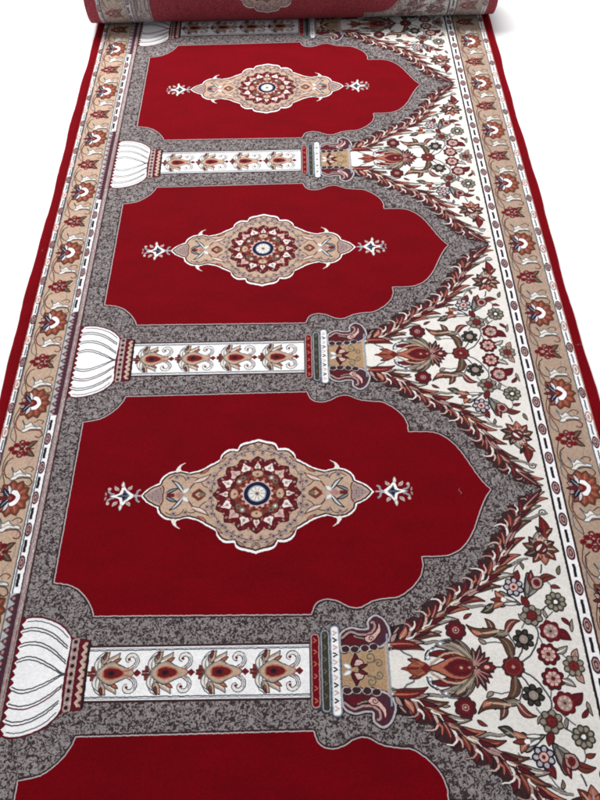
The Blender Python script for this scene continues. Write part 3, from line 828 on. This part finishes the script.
# ------------------------------------------------------------------ the setting
me = bpy.data.meshes.new('floor')
me.from_pydata([(-9, -9, 0), (10, -9, 0), (10, 11, 0), (-9, 11, 0)], [], [(0, 1, 2, 3)])
me.materials.append(MATS['white_floor'])
fl = link('floor', me); fl['kind'] = 'structure'

# ------------------------------------------------------------------ the carpet
carpet = bpy.data.objects.new('prayer_carpet', None); C.objects.link(carpet)
carpet.empty_display_size = 0.2
carpet['label'] = 'long crimson, grey and cream prayer carpet on white floor, its far end still rolled up'
carpet['category'] = 'carpet'
V0, V1 = -1.5 * P - H * .0, 140.0       # near end, contact line of the roll
V0 = -1.55 * P

def strip_mesh(name, u0, u1, mat, rounded):
    """long strip of carpet body; rounded: side (-1 left, 1 right) that is overcast and rounded off"""
    prof = []
    if rounded == 0:
        prof = [(u0, 0.05), (u0, TH), (u1, TH), (u1, 0.05)]
    else:
        w = u1 - u0
        arc = [(u0 + w * .52 + w * .48 * math.sin(a), TH * .5 + (TH * .5 + .03) * math.cos(a)) for a in (math.pi * k / 10 for k in range(11))]
        prof = [(u0, TH + .03)] + arc + [(u0, 0.05)]
        if rounded < 0: prof = [(u0 + u1 - a, b) for a, b in prof][::-1]
    n = len(prof); ny = 150
    vs, fs = [], []
    R = random.Random(5)
    for j in range(ny + 1):
        y = V0 + (V1 - V0) * j / ny
        wob = (.16 * math.sin(y * .11) + .09 * math.sin(y * .37 + 1) + R.uniform(-.03, .03)) if rounded else 0
        for a, b in prof:
            far = abs(a - (u0 if rounded > 0 else u1)) / (u1 - u0) if rounded else 0
            vs.append(((a + wob * far) * S, y * S, b * S))
    for j in range(ny):
        for i in range(n):
            k = (i + 1) % n
            fs.append((j * n + i, j * n + k, (j + 1) * n + k, (j + 1) * n + i))
    fs.append(tuple(range(n))[::-1]); fs.append(tuple(ny * n + i for i in range(n)))
    me = bpy.data.meshes.new(name); me.from_pydata(vs, [], fs); me.materials.append(MATS[mat]); me.update()
    bm = bmesh.new(); bm.from_mesh(me); bmesh.ops.recalc_face_normals(bm, faces=bm.faces); bm.to_mesh(me); bm.free()
    if rounded:
        for q in me.polygons: q.use_smooth = True
    return me

link('backing', strip_mesh('backing', 2.0, 98.3, 'stone', 0), carpet)
link('edge_binding', strip_mesh('edge_binding', 0.0, 2.25, 'red', -1), carpet)
link('edge_binding', strip_mesh('edge_binding', 98.15, 100.0, 'red', 1), carpet)
Z = TH + .01

teeth_gaps = [(H + P * k - 11.9, H + P * k + 11.9) for k in range(-3, 4)]
def left_border(p, v0, v1):
    draw_border(p, v0, v1, -87.2, True, True)
    p.T = lambda u, v: (u, v)
    p.rect(2.2, 3.25, v0, v1, 'white', 0)
    p.rect(9.2, 11.6, v0, v1, 'white', 2)
    # plum and lilac run of teeth beside each dome
    for a, b in teeth_gaps:
        a, b = max(a + .4, v0), min(b - .4, v1)
        if b - a < 1: continue
        p.poly([(9.25, a), (11.0, a), (11.0, b), (9.25, b)], 'silver', 9)
        n = max(1, int((b - a) / 1.45)); zz = []
        for k in range(2 * n + 1):
            zz.append((10.25 if k % 2 == 0 else 9.35, a + (b - a) * k / (2 * n)))
        p.poly([(10.95, a)] + zz + [(10.95, b)], 'plum', 10)
        p.line(zz, .13, 'slate', 11)
        for k in range(n):
            p.oval(9.95, a + (b - a) * (k + .5) / n, .22, .26, 'rose', 11)
    for u, w, m_ in ((9.2, .2, 'slate'), (10.72, .2, 'plum'), (10.95, .26, 'mauve'), (11.2, .18, 'dusty'), (11.45, .22, 'mauve'), (11.65, .22, 'umber')):
        p.line([(u, v0), (u, v1)], w, m_, 12)
def right_border(p, v0, v1):
    draw_border(p, v0, v1, 0, False, False)
def guards_left_outer(p, v0, v1):
    draw_guard(p, 2.8, .55, v0, v1, P / 11, 2.4, [(-.5, .16, 'rose'), (.55, .16, 'slate')], pale=True)
def guards_left_inner(p, v0, v1):
    draw_guard(p, 9.95, .6, v0, v1, P / 10, 0.0, [], gaps=teeth_gaps)
def guards_right_inner(p, v0, v1):
    draw_guard(p, 89.5, .75, v0, v1, P / 10, 0.1, [(-.95, .34, 'ink')])
def guards_right_outer(p, v0, v1):
    draw_guard(p, 97.4, .62, v0, v1, P / 11, 3.3, [(.62, .2, 'rose')], pale=True)

p = Pattern(); left_border(p, V0, V1); bl = p.build('border', carpet, Z); bl['label'] = 'tan flower border with plum teeth beside each dome'
p = Pattern(); guards_left_outer(p, V0, V1); p.build('guard_stripe', bl, .012)
p = Pattern(); guards_left_inner(p, V0, V1)
o = p.build('guard_stripe', bl, .012)
p = Pattern(); right_border(p, V0, V1); br = p.build('border', carpet, Z); br['label'] = 'tan flower border beside the cream spandrels'
p = Pattern(); guards_right_inner(p, V0, V1); p.build('guard_stripe', br, .01)
p = Pattern(); guards_right_outer(p, V0, V1); p.build('guard_stripe', br, .01)

def clone(o, parent, v):
    c = o.copy(); C.objects.link(c); c.parent = parent; c.location.y = v * S
    return c

# one prayer niche, then its repeats
p = Pattern(); draw_ground(p); niche = p.build('prayer_niche', carpet, Z, 0)
p = Pattern(); draw_field(p); kids = [p.build('red_field', niche, .004)]
p = Pattern(); draw_medallion(p); kids.append(p.build('medallion', niche, .008))
p = Pattern(); draw_pendant(p); kids.append(p.build('pendant', niche, .008))
p = Pattern(); p.T = lambda u, v: (2 * 43.95 + .4 - u, v); draw_pendant(p); kids.append(p.build('pendant', niche, .008))
for k in (-1, 1, 2):
    n2 = clone(niche, carpet, k * P)
    for c in kids: clone(c, n2, 0)

# one column with its spandrel, then the repeats
p = Pattern(); draw_shaft(p); col = p.build('column', carpet, Z + .004, -H)
p = Pattern(); draw_dome(p); ck = [p.build('dome', col, .006)]
p = Pattern(); draw_capital(p); ck.append(p.build('capital', col, .03))
p = Pattern(); draw_spandrel(p); sp = p.build('spandrel', carpet, Z + .004, -H)
p = Pattern(); draw_garland(p); sk = [p.build('leaf_garland', sp, .018)]
p = Pattern(); draw_palmette(p); sk.append(p.build('palmette', sp, .02))
p = Pattern(); draw_flowers(p); sk.append(p.build('flower_spray', sp, .012))
for k in (0, 1, 2):
    c2 = clone(col, carpet, -H + (k + 1) * P)
    for c in ck: clone(c, c2, 0)
    s2 = clone(sp, carpet, -H + (k + 1) * P)
    for c in sk: clone(c, s2, 0)

# ------------------------------------------------------------------ the rolled end, woven back outwards
RR = 8.0
def build_roll():
    turns = 3.0; n = int(turns * 48); t = TH
    vs, fs = [], []
    yc, zc = V1, RR + .05
    def ring(phi, r): return (yc + r * math.sin(phi), zc - r * math.cos(phi))
    us = [-.6, 100.4]
    for i in range(n + 1):
        phi = 2 * math.pi * turns * i / n
        ro = RR - (t * 1.06) * phi / (2 * math.pi)
        for r in (ro, ro - t * .94):
            y, z = ring(phi, r)
            for u in us: vs.append((u * S, y * S, z * S))
    for i in range(n):
        a, b = 4 * i, 4 * (i + 1)
        fs += [(a, a + 1, b + 1, b), (a + 2, b + 2, b + 3, a + 3), (a, b, b + 2, a + 2), (a + 1, a + 3, b + 3, b + 1)]
    fs += [(0, 2, 3, 1), (4 * n, 4 * n + 1, 4 * n + 3, 4 * n + 2)]
    me = bpy.data.meshes.new('roll'); me.from_pydata(vs, [], fs)
    me.materials.append(MATS['red_reverse']); me.materials.append(MATS['red'])
    me.update()
    for q in me.polygons:
        if abs(q.normal.x) > .8: q.material_index = 1
    bm = bmesh.new(); bm.from_mesh(me); bmesh.ops.recalc_face_normals(bm, faces=bm.faces); bm.to_mesh(me); bm.free()
    ro = link('roll', me, carpet)
    # woven back, seen on the outer turn
    p = Pattern('_reverse')
    w0, w1 = -26, 26
    draw_ground(p); draw_field(p)
    q = Pattern('_reverse')
    p.T = lambda u, v: (u, v); left_border(p, w0, w1); p.T = lambda u, v: (u, v); right_border(p, w0, w1)
    for f in (guards_left_outer, guards_left_inner, guards_right_inner, guards_right_outer): f(p, w0, w1)
    draw_medallion(p); draw_pendant(p)
    for s in (-1, 1):
        p.T = lambda u, v, s=s: (u, v + s * H)
        draw_spandrel(p); draw_garland(p); draw_flowers(p)
    bm = bmesh.new()
    bv = [bm.verts.new(x) for x in p.v]
    for f, mi in zip(p.f, p.mi):
        try: bm.faces.new([bv[i] for i in f]).material_index = mi
        except ValueError: pass
    lim = 17.5
    for y, nrm in ((-lim, (0, -1, 0)), (lim, (0, 1, 0))):
        bmesh.ops.bisect_plane(bm, geom=bm.verts[:] + bm.edges[:] + bm.faces[:], dist=1e-5, plane_co=(0, y, 0), plane_no=nrm, clear_outer=True)
    y = -lim + .6
    while y < lim:
        bmesh.ops.bisect_plane(bm, geom=bm.verts[:] + bm.edges[:] + bm.faces[:], dist=1e-5, plane_co=(0, y, 0), plane_no=(0, 1, 0)); y += .6
    for v in bm.verts:
        phi = math.radians(222) + v.co.y / RR
        r = RR - (TH * 1.06) * phi / (2 * math.pi) + .04 + v.co.z
        yy, zz = ring(phi, r)
        v.co = Vector((v.co.x * S, yy * S, zz * S))
    bmesh.ops.recalc_face_normals(bm, faces=bm.faces)
    me = bpy.data.meshes.new('woven_back'); bm.to_mesh(me); bm.free()
    for nme in p.names: me.materials.append(MATS[nme])
    link('woven_back', me, ro)
build_roll()

# ------------------------------------------------------------------ loose lint lying on the pile
def lint(u, v, ln, ang, label):
    R = random.Random(int(u * 10))
    n = 9; pts = []
    for i in range(n):
        t = i / (n - 1)
        b = ang + 1.1 * math.sin(t * 3.0)
        pts.append((u + ln * (t - .5) * math.cos(b), v + ln * (t - .5) * math.sin(b), TH + .09 + .05 * math.sin(t * 7)))
    vs, fs = [], []
    for i, (a, b, c) in enumerate(pts):
        r = .05 * (1 - .5 * abs(2 * i / (n - 1) - 1))
        for k in range(5):
            q = 2 * math.pi * k / 5
            vs.append(((a - u + r * math.sin(q) * math.sin(ang)) * S, (b - v + r * math.sin(q) * math.cos(ang)) * S, (c - TH + r * math.cos(q)) * S))
    for i in range(n - 1):
        for k in range(5):
            fs.append((i * 5 + k, i * 5 + (k + 1) % 5, (i + 1) * 5 + (k + 1) % 5, (i + 1) * 5 + k))
    me = bpy.data.meshes.new('lint_thread'); me.from_pydata(vs, [], fs); me.materials.append(MATS['dusty']); me.update()
    o = link('lint_thread', me, None, (u * S, v * S, TH * S))
    o['label'] = label; o['category'] = 'lint'; o['group'] = 'lint threads on the carpet'
lint(74.9, -.3, 1.3, 1.3, 'pale lint thread on the red field close to the right pendant and niche point')
lint(1.2, 54.6, .9, .8, 'pale lint speck lying on the left red edge of the carpet')
lint(99.0, 28.3, 1.1, 2.6, 'pale lint thread lying on the right red edge of the carpet')
